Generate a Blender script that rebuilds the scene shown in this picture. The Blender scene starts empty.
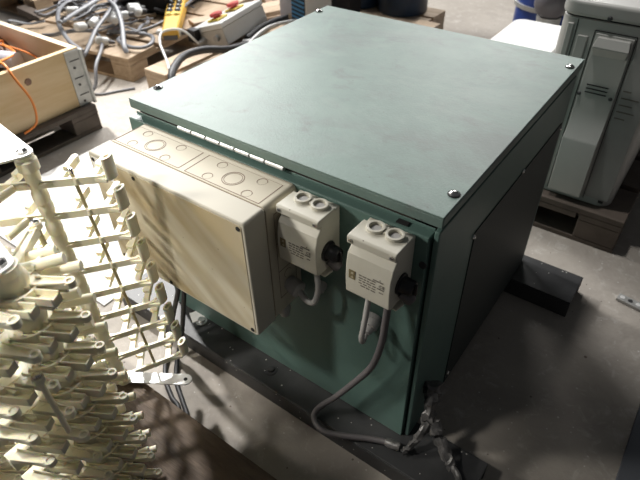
import bpy, bmesh, math, random
from mathutils import Vector as V, Matrix
random.seed(7)
S = bpy.context.scene
COL = S.collection
FL = -0.065          # floor height; z = 0 is the top of the steel beams
PI = math.pi

# ------------------------------------------------------------------ materials
def mat(name, col, rough=.5, metal=0., var=.0, vscale=6., col2=None, bump=0., bscale=40., spec=.5, emit=None, stretch=None):
    m = bpy.data.materials.new(name); m.use_nodes = True
    nt = m.node_tree; b = nt.nodes['Principled BSDF']
    b.inputs['Base Color'].default_value = (*col, 1)
    b.inputs['Roughness'].default_value = rough
    b.inputs['Metallic'].default_value = metal
    b.inputs['Specular IOR Level'].default_value = spec
    tc = nt.nodes.new('ShaderNodeTexCoord')
    src = tc.outputs['Object']
    if stretch:
        mp = nt.nodes.new('ShaderNodeMapping'); mp.inputs['Scale'].default_value = stretch
        nt.links.new(src, mp.inputs[0]); src = mp.outputs[0]
    if col2 or var:
        n = nt.nodes.new('ShaderNodeTexNoise'); n.inputs['Scale'].default_value = vscale
        n.inputs['Detail'].default_value = 6; n.inputs['Roughness'].default_value = .65
        nt.links.new(src, n.inputs['Vector'])
        r = nt.nodes.new('ShaderNodeValToRGB')
        r.color_ramp.elements[0].position = .35; r.color_ramp.elements[1].position = .68
        c2 = col2 or tuple(c*(1-var) for c in col)
        r.color_ramp.elements[0].color = (*c2, 1); r.color_ramp.elements[1].color = (*col, 1)
        nt.links.new(n.outputs['Fac'], r.inputs[0]); nt.links.new(r.outputs[0], b.inputs['Base Color'])
    if bump:
        n2 = nt.nodes.new('ShaderNodeTexNoise'); n2.inputs['Scale'].default_value = bscale; n2.inputs['Detail'].default_value = 5
        nt.links.new(src, n2.inputs['Vector'])
        bp = nt.nodes.new('ShaderNodeBump'); bp.inputs['Strength'].default_value = bump; bp.inputs['Distance'].default_value = .004
        nt.links.new(n2.outputs['Fac'], bp.inputs['Height']); nt.links.new(bp.outputs[0], b.inputs['Normal'])
    return m

def spots(m, scale, size, colr, amount=1., seed=0):
    """scatter of small specks on top of a material's colour (dirt that belongs to the surface)"""
    nt = m.node_tree; b = nt.nodes['Principled BSDF']
    tc = nt.nodes.new('ShaderNodeTexCoord'); mp = nt.nodes.new('ShaderNodeMapping'); mp.inputs['Location'].default_value = (seed, seed*2, seed*3)
    nt.links.new(tc.outputs['Object'], mp.inputs[0])
    v = nt.nodes.new('ShaderNodeTexVoronoi'); v.inputs['Scale'].default_value = scale; v.inputs['Randomness'].default_value = 1
    nt.links.new(mp.outputs[0], v.inputs['Vector'])
    n = nt.nodes.new('ShaderNodeTexNoise'); n.inputs['Scale'].default_value = scale*.25; n.inputs['Detail'].default_value = 3
    nt.links.new(mp.outputs[0], n.inputs['Vector'])
    mu = nt.nodes.new('ShaderNodeMath'); mu.operation = 'MULTIPLY'; mu.inputs[1].default_value = size*2
    nt.links.new(n.outputs['Fac'], mu.inputs[0])
    lt = nt.nodes.new('ShaderNodeMath'); lt.operation = 'LESS_THAN'
    nt.links.new(v.outputs['Distance'], lt.inputs[0]); nt.links.new(mu.outputs[0], lt.inputs[1])
    # keep only some of the cells
    sp = nt.nodes.new('ShaderNodeSeparateColor'); nt.links.new(v.outputs['Color'], sp.inputs[0])
    kp = nt.nodes.new('ShaderNodeMath'); kp.operation = 'GREATER_THAN'; kp.inputs[1].default_value = 1-amount
    nt.links.new(sp.outputs[0], kp.inputs[0])
    an = nt.nodes.new('ShaderNodeMath'); an.operation = 'MULTIPLY'
    nt.links.new(lt.outputs[0], an.inputs[0]); nt.links.new(kp.outputs[0], an.inputs[1])
    mx = nt.nodes.new('ShaderNodeMix'); mx.data_type = 'RGBA'
    mx.inputs[7].default_value = (*colr, 1)
    old = b.inputs['Base Color'].links[0].from_socket if b.inputs['Base Color'].links else None
    if old: nt.links.new(old, mx.inputs[6])
    else: mx.inputs[6].default_value = b.inputs['Base Color'].default_value
    nt.links.new(an.outputs[0], mx.inputs[0]); nt.links.new(mx.outputs[2], b.inputs['Base Color'])
    return m

def smudge(m, scale, colr, lo, hi, amt, stretch=(1,1.7,1)):
    nt = m.node_tree; b = nt.nodes['Principled BSDF']
    tc = nt.nodes.new('ShaderNodeTexCoord'); mp = nt.nodes.new('ShaderNodeMapping'); mp.inputs['Scale'].default_value = stretch
    mp.inputs['Rotation'].default_value = (0,0,.5); mp.inputs['Location'].default_value = (scale,scale,0)
    nt.links.new(tc.outputs['Object'], mp.inputs[0])
    n = nt.nodes.new('ShaderNodeTexNoise'); n.inputs['Scale'].default_value = scale; n.inputs['Detail'].default_value = 12; n.inputs['Roughness'].default_value = .72; n.inputs['Distortion'].default_value = .6
    nt.links.new(mp.outputs[0], n.inputs['Vector'])
    r = nt.nodes.new('ShaderNodeMapRange'); r.inputs[1].default_value = lo; r.inputs[2].default_value = hi; r.inputs[4].default_value = amt
    nt.links.new(n.outputs['Fac'], r.inputs[0])
    mx = nt.nodes.new('ShaderNodeMix'); mx.data_type = 'RGBA'; mx.inputs[7].default_value = (*colr,1)
    nt.links.new(b.inputs['Base Color'].links[0].from_socket, mx.inputs[6]); nt.links.new(r.outputs[0], mx.inputs[0]); nt.links.new(mx.outputs[2], b.inputs['Base Color'])
M = {}
M['floor'] = mat('concrete', (.45,.41,.365), .8, col2=(.36,.325,.285), vscale=2.2, bump=.5, bscale=55)
smudge(M['floor'], 2.5, (.24,.21,.19), .50, .72, .55, (1,1,1)); smudge(M['floor'], 22, (.60,.575,.54), .55, .68, .6, (1,1,1)); spots(M['floor'], 34, .085, (.16,.14,.125), .16, 1)
spots(M['floor'], 11, .045, (.18,.14,.12), .22, 5)
spots(M['floor'], 75, .16, (.60,.58,.55), .10, 9)
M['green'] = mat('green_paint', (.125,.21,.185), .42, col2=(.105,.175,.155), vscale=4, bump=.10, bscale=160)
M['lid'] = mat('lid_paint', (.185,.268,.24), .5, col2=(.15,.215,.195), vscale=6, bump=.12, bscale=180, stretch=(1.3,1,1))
spots(M['lid'], 55, .10, (.12,.15,.145), .12, 3); smudge(M['lid'], 2.6, (.145,.17,.165), .50, .66, .7); smudge(M['lid'], 9, (.125,.135,.135), .55, .70, .7); smudge(M['lid'], 1.7, (.25,.32,.295), .52, .7, .5); spots(M['lid'], 140, .16, (.17,.21,.20), .10, 11)
M['mesh_dark'] = mat('dark_green_panel', (.035,.045,.043), .6)
M['gap'] = mat('dark_interior', (.02,.02,.018), .8, col2=(.05,.035,.025), vscale=20)
M['steel_black'] = mat('black_steel', (.035,.036,.038), .45, col2=(.06,.06,.062), vscale=8, bump=.15)
spots(M['steel_black'], 90, .16, (.6,.58,.54), .10, 2)
M['jb_base'] = mat('beige_plastic', (.60,.55,.44), .6, col2=(.56,.51,.40), vscale=5)
M['jb_cover'] = mat('aged_cream_cover', (.57,.54,.46), .6, col2=(.54,.51,.43), vscale=3)
M['knock'] = mat('moulded_line', (.22,.15,.11), .7)
M['iso'] = mat('light_grey_plastic', (.66,.635,.55), .4, col2=(.60,.575,.49), vscale=14, bump=.05, bscale=90)
spots(M['iso'], 120, .14, (.15,.12,.10), .06, 4)
M['gland'] = mat('grey_gland_plastic', (.42,.41,.40), .45)
M['black'] = mat('black_plastic', (.012,.012,.014), .35)
M['black_matte'] = mat('black_matte', (.015,.015,.016), .8)
M['ink'] = mat('printed_ink', (.16,.14,.12), .7)
M['logo'] = mat('logo_ink', (.20,.16,.08), .6)
M['logo2'] = mat('logo_light', (.50,.45,.32), .6)
M['chrome'] = mat('bright_screw', (.75,.74,.72), .22, 1.)
M['chrome_soft'] = mat('zinc', (.62,.62,.62), .38, .9, col2=(.5,.5,.5), vscale=15)
M['white_hinge'] = mat('hinge_glint_white', (.85,.86,.85), .35, .3)
M['cable'] = mat('grey_cable', (.12,.11,.115), .5)
M['cable_dark'] = mat('dark_cable', (.035,.035,.038), .5)
M['tape'] = mat('grey_tape', (.23,.22,.215), .35, .2, col2=(.06,.06,.06), vscale=30, bump=.8, bscale=60)
M['cream'] = mat('cream_plastic', (.95,.90,.74), .38, col2=(.92,.86,.66), vscale=9)
M['cream'].node_tree.nodes['Principled BSDF'].inputs['Subsurface Weight'].default_value = .45
M['cream'].node_tree.nodes['Principled BSDF'].inputs['Subsurface Radius'].default_value = (.03,.022,.012)
M['olive_rod'] = mat('rod', (.46,.39,.22), .4)
M['strap'] = mat('strap_metal', (.80,.80,.80), .35, .35)
M['pallet_dark'] = mat('dark_wood', (.20,.145,.105), .7, col2=(.085,.062,.046), vscale=5, bump=.6, bscale=30, stretch=(1,6,6))
M['pallet'] = mat('pallet_wood', (.52,.40,.28), .7, col2=(.36,.26,.17), vscale=5, bump=.4, bscale=30, stretch=(6,1,6))
M['pallet_x'] = mat('pallet_wood_x', (.58,.46,.34), .7, col2=(.42,.31,.21), vscale=5, bump=.4, bscale=30, stretch=(1,6,6))
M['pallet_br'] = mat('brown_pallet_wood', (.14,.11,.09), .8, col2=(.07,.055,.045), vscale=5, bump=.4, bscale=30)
M['pine'] = mat('pine_board', (.72,.55,.34), .55, col2=(.60,.41,.21), vscale=3.2, bump=.1, stretch=(1,.5,4))
spots(M['pine'], 7, .10, (.30,.14,.06), .5, 2)
M['pine_in'] = mat('pine_inner', (.74,.62,.46), .6, col2=(.66,.52,.36), vscale=3, stretch=(.6,1,4))
M['galv'] = mat('galvanised', (.56,.56,.54), .45, .4, col2=(.42,.42,.41), vscale=20)
M['orange'] = mat('orange_cord', (.85,.27,.06), .45)
M['bag'] = mat('pale_plastic', (.62,.60,.66), .35, col2=(.50,.49,.54), vscale=8)
M['brown_bit'] = mat('brown_scrap', (.32,.19,.12), .6, col2=(.18,.10,.07), vscale=12)
M['hose'] = mat('grey_hose', (.24,.245,.27), .4, col2=(.16,.165,.18), vscale=7)
M['hose_d'] = mat('dark_hose', (.12,.12,.13), .45)
M['white'] = mat('white_plastic', (.74,.74,.73), .35)
M['white_sheet'] = mat('white_foam', (.64,.63,.61), .6)
M['yellow'] = mat('yellow_plastic', (.78,.47,.07), .4)
M['yellow2'] = mat('yellow_ring', (.80,.62,.10), .45)
M['red'] = mat('red_button', (.50,.05,.04), .4)
M['boxgrey'] = mat('grey_enclosure', (.60,.58,.55), .45, col2=(.54,.52,.49), vscale=6)
M['blue'] = mat('blue_print', (.10,.33,.62), .4)
M['blue_dark'] = mat('dark_blue', (.02,.045,.09), .4, col2=(.015,.02,.03), vscale=5)
M['blue_vac'] = mat('blue_shell', (.02,.06,.28), .3)
M['grey_dome'] = mat('grey_dome', (.15,.14,.15), .3)
M['ac'] = mat('ac_shell', (.50,.50,.475), .38, col2=(.44,.44,.42), vscale=3)
M['ac_side'] = mat('ac_dusty', (.33,.33,.32), .5, col2=(.27,.27,.26), vscale=4)
M['ac_line'] = mat('ac_seam', (.03,.03,.03), .8)
M['greypanel'] = mat('blue_grey_sheet', (.13,.14,.16), .6)
M['wrap'] = mat('stretch_film', (.45,.47,.52), .15, col2=(.18,.20,.25), vscale=12, bump=1., bscale=14)
M['green_ink'] = mat('green_print', (.03,.35,.22), .5)
M['paper'] = mat('white_sticker', (.80,.80,.78), .5)
# slanting brown streaks on the junction-box cover, fading towards the right
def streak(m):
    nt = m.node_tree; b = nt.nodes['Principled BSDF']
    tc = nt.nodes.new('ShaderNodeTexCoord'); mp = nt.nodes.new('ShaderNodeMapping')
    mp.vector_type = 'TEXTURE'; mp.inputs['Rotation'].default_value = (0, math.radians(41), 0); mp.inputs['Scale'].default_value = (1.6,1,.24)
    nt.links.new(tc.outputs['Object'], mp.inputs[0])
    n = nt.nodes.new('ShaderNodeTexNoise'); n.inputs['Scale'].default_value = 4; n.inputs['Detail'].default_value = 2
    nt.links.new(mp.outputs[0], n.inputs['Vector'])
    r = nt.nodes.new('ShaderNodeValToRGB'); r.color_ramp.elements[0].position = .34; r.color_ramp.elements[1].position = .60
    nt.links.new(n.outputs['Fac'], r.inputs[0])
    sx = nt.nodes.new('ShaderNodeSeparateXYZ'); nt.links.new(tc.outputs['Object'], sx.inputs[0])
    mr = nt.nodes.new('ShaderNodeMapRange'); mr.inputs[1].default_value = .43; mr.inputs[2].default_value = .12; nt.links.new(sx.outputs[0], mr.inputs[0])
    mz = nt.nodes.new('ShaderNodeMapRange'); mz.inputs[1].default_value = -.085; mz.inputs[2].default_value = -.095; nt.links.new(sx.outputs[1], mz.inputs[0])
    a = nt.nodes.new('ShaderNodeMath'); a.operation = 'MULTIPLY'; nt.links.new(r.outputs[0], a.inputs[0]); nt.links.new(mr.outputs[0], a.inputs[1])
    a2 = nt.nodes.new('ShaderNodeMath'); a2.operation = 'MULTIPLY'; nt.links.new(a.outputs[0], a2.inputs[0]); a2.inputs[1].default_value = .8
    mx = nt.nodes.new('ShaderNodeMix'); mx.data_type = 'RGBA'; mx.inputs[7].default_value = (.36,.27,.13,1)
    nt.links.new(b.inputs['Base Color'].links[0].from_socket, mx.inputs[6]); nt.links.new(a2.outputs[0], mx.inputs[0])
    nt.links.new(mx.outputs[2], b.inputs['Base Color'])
M['jb_front'] = mat('streaked_cover_face', (.62,.58,.47), .42, col2=(.58,.53,.41), vscale=3)
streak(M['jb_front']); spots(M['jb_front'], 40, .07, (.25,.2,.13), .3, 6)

# ------------------------------------------------------------------ mesh builder
def off(o):
    v = V((0,0,0))
    while o is not None: v += o.location; o = o.parent
    return v

class MB:
    def __init__(s): s.bm = bmesh.new()
    def quadbox(s, P):
        """P: 8 points, bottom ring 0-3 then top ring 4-7"""
        v = [s.bm.verts.new(p) for p in P]
        for f in ((3,2,1,0),(4,5,6,7),(0,1,5,4),(1,2,6,5),(2,3,7,6),(3,0,4,7)):
            s.bm.faces.new([v[i] for i in f])
        return s
    def box(s, a, b, Mx=None):
        x0,y0,z0 = [min(a[i],b[i]) for i in range(3)]; x1,y1,z1 = [max(a[i],b[i]) for i in range(3)]
        P = [V(p) for p in ((x0,y0,z0),(x1,y0,z0),(x1,y1,z0),(x0,y1,z0),(x0,y0,z1),(x1,y0,z1),(x1,y1,z1),(x0,y1,z1))]
        if Mx is not None: P = [Mx @ p for p in P]
        return s.quadbox(P)
    def beam(s, p, q, w, h, up=(0,0,1)):
        """rectangular bar from p to q, width w sideways, h along up"""
        p, q, up = V(p), V(q), V(up); d = (q-p).normalized(); r = d.cross(up).normalized(); u = r.cross(d)
        P = [p-r*w/2-u*h/2, p+r*w/2-u*h/2, q+r*w/2-u*h/2, q-r*w/2-u*h/2, p-r*w/2+u*h/2, p+r*w/2+u*h/2, q+r*w/2+u*h/2, q-r*w/2+u*h/2]
        return s.quadbox(P)
    def cyl(s, p, q, r, r2=None, n=20, caps=True):
        return s.lathe(p, q, [(0,r),(1,r if r2 is None else r2)], n, caps)
    def lathe(s, p, q, prof, n=20, caps=True):
        """prof: (t along p-q, radius)"""
        p, q = V(p), V(q); d = q-p; k = d.normalized()
        a = k.orthogonal().normalized(); b = k.cross(a)
        rings = []
        for t, r in prof:
            rings.append([s.bm.verts.new(p+d*t+(a*math.cos(2*PI*i/n)+b*math.sin(2*PI*i/n))*max(r,1e-5)) for i in range(n)])
        for A, B in zip(rings, rings[1:]):
            for i in range(n): s.bm.faces.new((A[i], A[(i+1)%n], B[(i+1)%n], B[i]))
        if caps:
            s.bm.faces.new(rings[0][::-1]); s.bm.faces.new(rings[-1])
        return s
    def tube(s, pts, r, n=8, sub=6, flat=1., closed=False):
        P = [V(p) for p in pts]
        Q = []
        if sub > 1 and len(P) > 2:
            for i in range(len(P)-1):
                a = P[max(i-1,0)]; b = P[i]; c = P[i+1]; d = P[min(i+2,len(P)-1)]
                for k in range(sub):
                    t = k/sub
                    Q.append(.5*((2*b)+(c-a)*t+(2*a-5*b+4*c-d)*t*t+(3*b-3*c+d-a)*t**3))
            Q.append(P[-1])
        else: Q = P
        rings = []; side = None
        for i, c in enumerate(Q):
            t = (Q[min(i+1,len(Q)-1)]-Q[max(i-1,0)]).normalized()
            if side is None:
                side = t.cross(V((0,0,1)))
                if side.length < .1: side = t.cross(V((0,1,0)))
                side.normalize()
            side = (side - t*side.dot(t)).normalized(); u = side.cross(t)
            rings.append([s.bm.verts.new(c+side*math.cos(2*PI*k/n)*r+u*math.sin(2*PI*k/n)*r*flat) for k in range(n)])
        for A, B in zip(rings, rings[1:]):
            for i in range(n): s.bm.faces.new((A[i], B[i], B[(i+1)%n], A[(i+1)%n]))
        s.bm.faces.new(rings[0]); s.bm.faces.new(rings[-1][::-1])
        return s
    def prism(s, poly, ext):
        """poly: 3-D points of a planar outline, ext: extrusion vector"""
        e = V(ext); a = [s.bm.verts.new(V(p)) for p in poly]; b = [s.bm.verts.new(V(p)+e) for p in poly]
        n = len(poly); s.bm.faces.new(a[::-1]); s.bm.faces.new(b)
        for i in range(n): s.bm.faces.new((a[i], a[(i+1)%n], b[(i+1)%n], b[i]))
        return s
    def washer(s, c, axis, ro, ri, h, n=24, depth=None):
        """ring with a hole; a floor closes the hole at depth"""
        c = V(c); k = V(axis).normalized(); a = k.orthogonal().normalized(); b = k.cross(a)
        def ring(r, z): return [s.bm.verts.new(c+k*z+(a*math.cos(2*PI*i/n)+b*math.sin(2*PI*i/n))*r) for i in range(n)]
        R = [ring(ro,0), ring(ro,h), ring(ri,h), ring(ri, 0 if depth is None else h-depth)]
        for A, B in zip(R, R[1:]):
            for i in range(n): s.bm.faces.new((A[i],A[(i+1)%n],B[(i+1)%n],B[i]))
        if depth is None:
            for i in range(n): s.bm.faces.new((R[3][i],R[3][(i+1)%n],R[0][(i+1)%n],R[0][i]))
        else:
            s.bm.faces.new(R[3]); s.bm.faces.new(R[0][::-1])
        return s
    def sphere(s, c, r, sc=(1,1,1), n=16):
        m = Matrix.Translation(V(c)) @ Matrix.Diagonal((*sc,1))
        bmesh.ops.create_uvsphere(s.bm, u_segments=n, v_segments=n//2+2, radius=r, matrix=m); return s
    def build(s, name, m, parent=None, bevel=0., seg=2, angle=35, loc=None):
        bmesh.ops.recalc_face_normals(s.bm, faces=s.bm.faces)
        me = bpy.data.meshes.new(name)
        o = bpy.data.objects.new(name, me)
        if parent is not None: o.parent = parent; base = off(parent)
        elif loc is not None: o.location = loc; base = V(loc)
        else: base = V((0,0,0))
        if base.length: bmesh.ops.translate(s.bm, verts=s.bm.verts, vec=-base)
        s.bm.to_mesh(me); s.bm.free()
        me.polygons.foreach_set('use_smooth', [True]*len(me.polygons))
        me.set_sharp_from_angle(angle=math.radians(angle))
        me.materials.append(m if not isinstance(m, str) else M[m])
        COL.objects.link(o)
        if bevel:
            bv = o.modifiers.new('bevel', 'BEVEL'); bv.width = bevel; bv.segments = seg; bv.limit_method = 'ANGLE'; bv.angle_limit = math.radians(35); bv.harden_normals = True
        return o

def tag(o, label, cat, group=None, kind=None):
    o['label'] = label; o['category'] = cat
    if group: o['group'] = group
    if kind: o['kind'] = kind
    return o
def thing(name, loc, label, cat, group=None):
    o = bpy.data.objects.new(name, None); o.empty_display_size = .05; COL.objects.link(o); o.location = loc
    return tag(o, label, cat, group)
def text(body, size, Mx, name, m, parent, thick=.0002):
    c = bpy.data.curves.new('t', 'FONT'); c.body = body; c.size = size; c.extrude = thick
    t = bpy.data.objects.new('t', c); COL.objects.link(t)
    dg = bpy.context.evaluated_depsgraph_get(); me = bpy.data.meshes.new_from_object(t.evaluated_get(dg))
    bpy.data.objects.remove(t); bpy.data.curves.remove(c)
    me.transform(Matrix.Translation(-off(parent)) @ Mx); me.materials.clear(); me.materials.append(M[m]); me.name = name
    o = bpy.data.objects.new(name, me); o.parent = parent; COL.objects.link(o); return o

# ------------------------------------------------------------------ floor
f = MB().box((-7,-4,FL-.1),(5,8,FL)).build('floor', 'floor'); f['kind'] = 'structure'

# ------------------------------------------------------------------ green cabinet
W, D, H, H0 = .80, .797, .67, .6464
cab = thing('electrical_cabinet', (W/2, D/2, 0), 'large square green sheet-metal cabinet in the middle, with a dusty overhanging lid', 'cabinet')
b = MB()   # lid: a shallow pan turned over
b.box((0,0,H-.004),(W,D,H)); b.box((0,0,H0),(W,.004,H-.0042)); b.box((0,D-.004,H0),(W,D,H-.0042))
b.box((0,.0042,H0),(.004,D-.0042,H-.0042)); b.box((W-.004,.0042,H0),(W,D-.0042,H-.0042))
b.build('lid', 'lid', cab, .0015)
# body shell
b = MB(); b.box((.004,.022,0),(W-.004,.03,.60)).box((.003,D-.03,0),(W-.004,D-.022,H0-.012))
b.box((.003,.0301,0),(.011,D-.0301,H0-.012)); b.build('body', 'green', cab, .001)
MB().box((.012,.031,.004),(W-.014,D-.031,.59)).build('inner_frame', 'gap', cab)
# right side panel with return edge
b = MB(); b.box((W-.012,-.002,.0),(W-.001,D-.0305,H0-.008)); b.build('side_panel', 'green', cab, .003)
MB().box((W-.001,.185,.004),(W+.0015,.742,.515)).build('ventilation_panel', 'mesh_dark', cab, .0008)
for y, z in ((.178,.508),(.452,.52),(.74,.50),(.20,.03)):
    MB().lathe((W-.001,y,z),(W+.005,y,z),[(0,.006),(.5,.006),(1,.003)],12).build('screw', 'chrome', cab)
# front door panel with folded top edge
b = MB()
b.box((.0,-.012,.002),(W-.016,-.0095,.626))
b.box((.0,-.0095,.6235),(W-.016,.012,.6265)); b.box((.0,-.0095,.002),(.003,.021,.6235)); b.box((W-.019,-.0095,.002),(W-.016,.021,.6235))
b.box((.0,.012,.612),(W-.016,.0145,.632))
dr = b.build('door', 'green', cab, .002)
MB().box((.715,-.004,.6262),(.738,.008,.6285)).build('latch_slot', 'black_matte', dr)
MB().lathe((.780,-.012,.564),(.780,-.0145,.564),[(0,.008),(1,.007)],16).build('door_plug', 'steel_black', dr)
# piano hinge under the lid; knuckles are white to paint in its glints
hg = MB().box((.012,.0142,.632),(.742,.0165,.6462)).build('hinge_strip', 'gap', cab)
x = .155
for w in (.045,.043,.042,.042,.042,.041,.050):
    MB().cyl((x,.0065,.6385),(x+w-.005,.0065,.6385),.0055,n=10).build('hinge_knuckle', 'white_hinge', hg)
    x += w
for (x,y) in ((.016,.076),(.784,.072),(.784,.727),(.012,.735)):
    sc = MB().lathe((x,y,H),(x,y,H+.007),[(0,.0095),(.3,.0095),(.8,.006),(1,.0015)],18).build('lid_screw', 'chrome', cab)
    MB().box((x-.006,y-.0008,H+.0052),(x+.006,y+.0008,H+.0068)).build('screw_slot', 'black_matte', sc)
    MB().cyl((x,y,H+.0001),(x,y,H+.0012),.0115,n=18).build('washer', 'black_matte', sc)

# cable glands on the front of the cabinet, below the switches
def gland(p, axis, parent, r=.011, L=.028):
    p = V(p); a = V(axis).normalized()
    g = MB().lathe(p, p+a*L, [(0,r*.9),(.25,r*.9),(.25,r),(.65,r),(.66,r*.8),(1,r*.55)], 6 if r>.02 else 12).build('cable_gland', 'gland', parent, .0008)
    return g
gland((.690,-.012,.375),(.05,-1,-.45), cab, .0185, .042)
gland((.560,-.012,.395),(.1,-1,-.3), cab, .011, .03)

# ------------------------------------------------------------------ steel beams
def channel(y0, y1, label):
    o = thing('steel_beam', (.4,(y0+y1)/2,FL), label, 'beam', None)
    b = MB(); b.box((-.185,y0,-.008),(.985,y1,-.0005)); b.box((-.185,y0,FL),(.985,y0+.008,-.0085)); b.box((-.185,y1-.008,FL),(.985,y1,-.0085))
    b.build('channel', 'steel_black', o, .002)
    return o
bf = channel(-.090,.045,'black steel channel beam under the front edge of the green cabinet')
bb = channel(.667,.803,'black steel channel beam sticking out behind the right rear of the green cabinet')
for (x,y) in ((.118,-.028),(.40,-.045)):
    MB().lathe((x,y,-.0005),(x,y,.010),[(0,.017),(.25,.017),(.25,.010),(.9,.010),(1,.007)],18 ).build('bolt', 'chrome_soft' if x<.2 else 'steel_black', bf)
wc = MB().prism([(.070,-.030,0),(.105,-.050,0),(.118,-.012,0),(.083,.002,0)],(0,0,.005)); 
wc.build('shim_plate', 'white', bf, .001)

# ------------------------------------------------------------------ junction box
jb = thing('junction_box', (.272,-.0125,.34), 'big cream junction box with brown-streaked front and knockouts, mounted on the green cabinet', 'junction box')
X0,X1,Z0,Z1 = .053,.500,.327,.628
def rbox(x0,x1,y0,y1,z0,z1,r,seg=5):
    """box rounded about the y axis"""
    P = []
    for cx,cz,a0 in ((x1-r,z1-r,0),(x0+r,z1-r,90),(x0+r,z0+r,180),(x1-r,z0+r,270)):
        for i in range(seg+1):
            a = math.radians(a0+90*i/seg); P.append((cx+r*math.cos(a), y0, cz+r*math.sin(a)))
    return P, (0, y1-y0, 0)
P, e = rbox(X0,X1,-.013,-.1055,Z0,Z1,.012)
base = MB().prism(P, e).build('base', 'jb_base', jb, .0008)
P, e = rbox(X0-.001,X1+.001,-.1075,-.165,Z0-.001,Z1+.001,.008)
cov = MB().prism(P, e).build('cover', 'jb_cover', jb, .004, 3)
P, e = rbox(X0+.002,X1-.002,-.1052,-.1078,Z0+.002,Z1-.002,.010)
MB().prism(P, e).build('seal', 'knock', jb)
P, e = rbox(X0+.006,X1-.006,-.1645,-.1662,Z0+.006,Z1-.006,.006)
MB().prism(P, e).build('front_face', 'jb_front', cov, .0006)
for x,z in ((X0+.016,Z1-.014),(X1-.014,Z1-.014),(X0+.016,Z0+.014),(X1-.014,Z0+.014),(.2,Z1-.014),(.235,Z0+.013)):
    MB().cyl((x,-.1655,z),(x,-.1675,z),.005 if x!=.2 else .0045,n=12).build('cover_screw', 'black_matte', cov)
def ring(cx, cy, z, r, w, b, a0=0, a1=360, n=28):
    pts = [(cx+r*math.cos(math.radians(a0+(a1-a0)*i/n)), cy+r*math.sin(math.radians(a0+(a1-a0)*i/n))) for i in range(n+1)]
    for (p,q) in zip(pts, pts[1:]): b.beam((p[0],p[1],z),(q[0],q[1],z),w,w*.5)
def line(b, p, q, w=.0015): b.beam(p, q, w, w*.5)
for px0, px1, cx in ((.062,.265,.156),(.283,.480,.384)):
    b = MB(); z = Z1+.0001
    for p,q in (((px0,-.101),(px0,-.029)),((px1,-.101),(px1,-.029)),((px0,-.101),(px1,-.101))): line(b,(p[0],p[1],z),(q[0],q[1],z))
    line(b,(px0,-.029,z),(px1,-.029,z),.0006)
    b.build('moulded_outline', 'knock', base)
    k = MB(); ring(cx,-.066,z,.0225,.0015,k); ring(cx,-.066,z,.0185,.0011,k)
    k.build('knockout', 'knock', base)
    for (dx,y) in ((-.049,-.088),(-.052,-.042),(.055,-.042),(.056,-.089)):
        k = MB(); ring(cx+dx,y,z,.0105,.0015,k,20,235); ring(cx+dx,y,z,.0105,.0005,k,235,380,12); k.build('knockout', 'knock', base)
b = MB(); b.box((X1-.0002,-.085,.375),(X1+.0005,-.084,.60)); b.box((X1-.0002,-.03,.375),(X1+.0005,-.029,.60))
for z in (.375,.45,.525,.60): b.box((X1-.0002,-.085,z),(X1+.0005,-.029,z+.0012))
b.build('side_outline', 'knock', base)
for z in (.40,.43,.48,.50,.55):
    k = MB()
    for i in range(14):
        a=math.radians(20+215*i/14); c=math.radians(20+215*(i+1)/14)
        k.beam((X1+.0002,-.057+.011*math.cos(a),z+.011*math.sin(a)),(X1+.0002,-.057+.011*math.cos(c),z+.011*math.sin(c)),.0006,.0010)
    k.build('knockout', 'knock', base)
MB().box((X0+.010,-.1662,.575),(X0+.072,-.1668,.622)).build('sticker', 'paper', cov)
st = MB()
for i in range(16):
    if i%5==4: continue
    a=2*PI*i/16; c=2*PI*(i+1)/16; st.beam((.094+.006*math.cos(a),-.167,.607+.006*math.sin(a)),(.094+.006*math.cos(c),-.167,.607+.006*math.sin(c)),.0004,.003,(0,-1,0))
st.build('recycling_mark', 'green_ink', cov)
gland((X1-.030,-.055,Z0),(.25,0,-1), jb, .018, .045); gland((X1-.085,-.055,Z0),(0,0,-1), jb, .015, .04)
g3 = MB().lathe((X1,-.055,.40),(X1+.034,-.060,.396),[(0,.017),(.3,.017),(.32,.019),(.9,.019),(1,.013)],14).build('cable_gland','gland',jb,.0008)
gland((.13,-.055,Z0),(0,0,-1), jb, .010, .025); gland((.155,-.055,Z0),(0,0,-1), jb, .010, .025)

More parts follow.
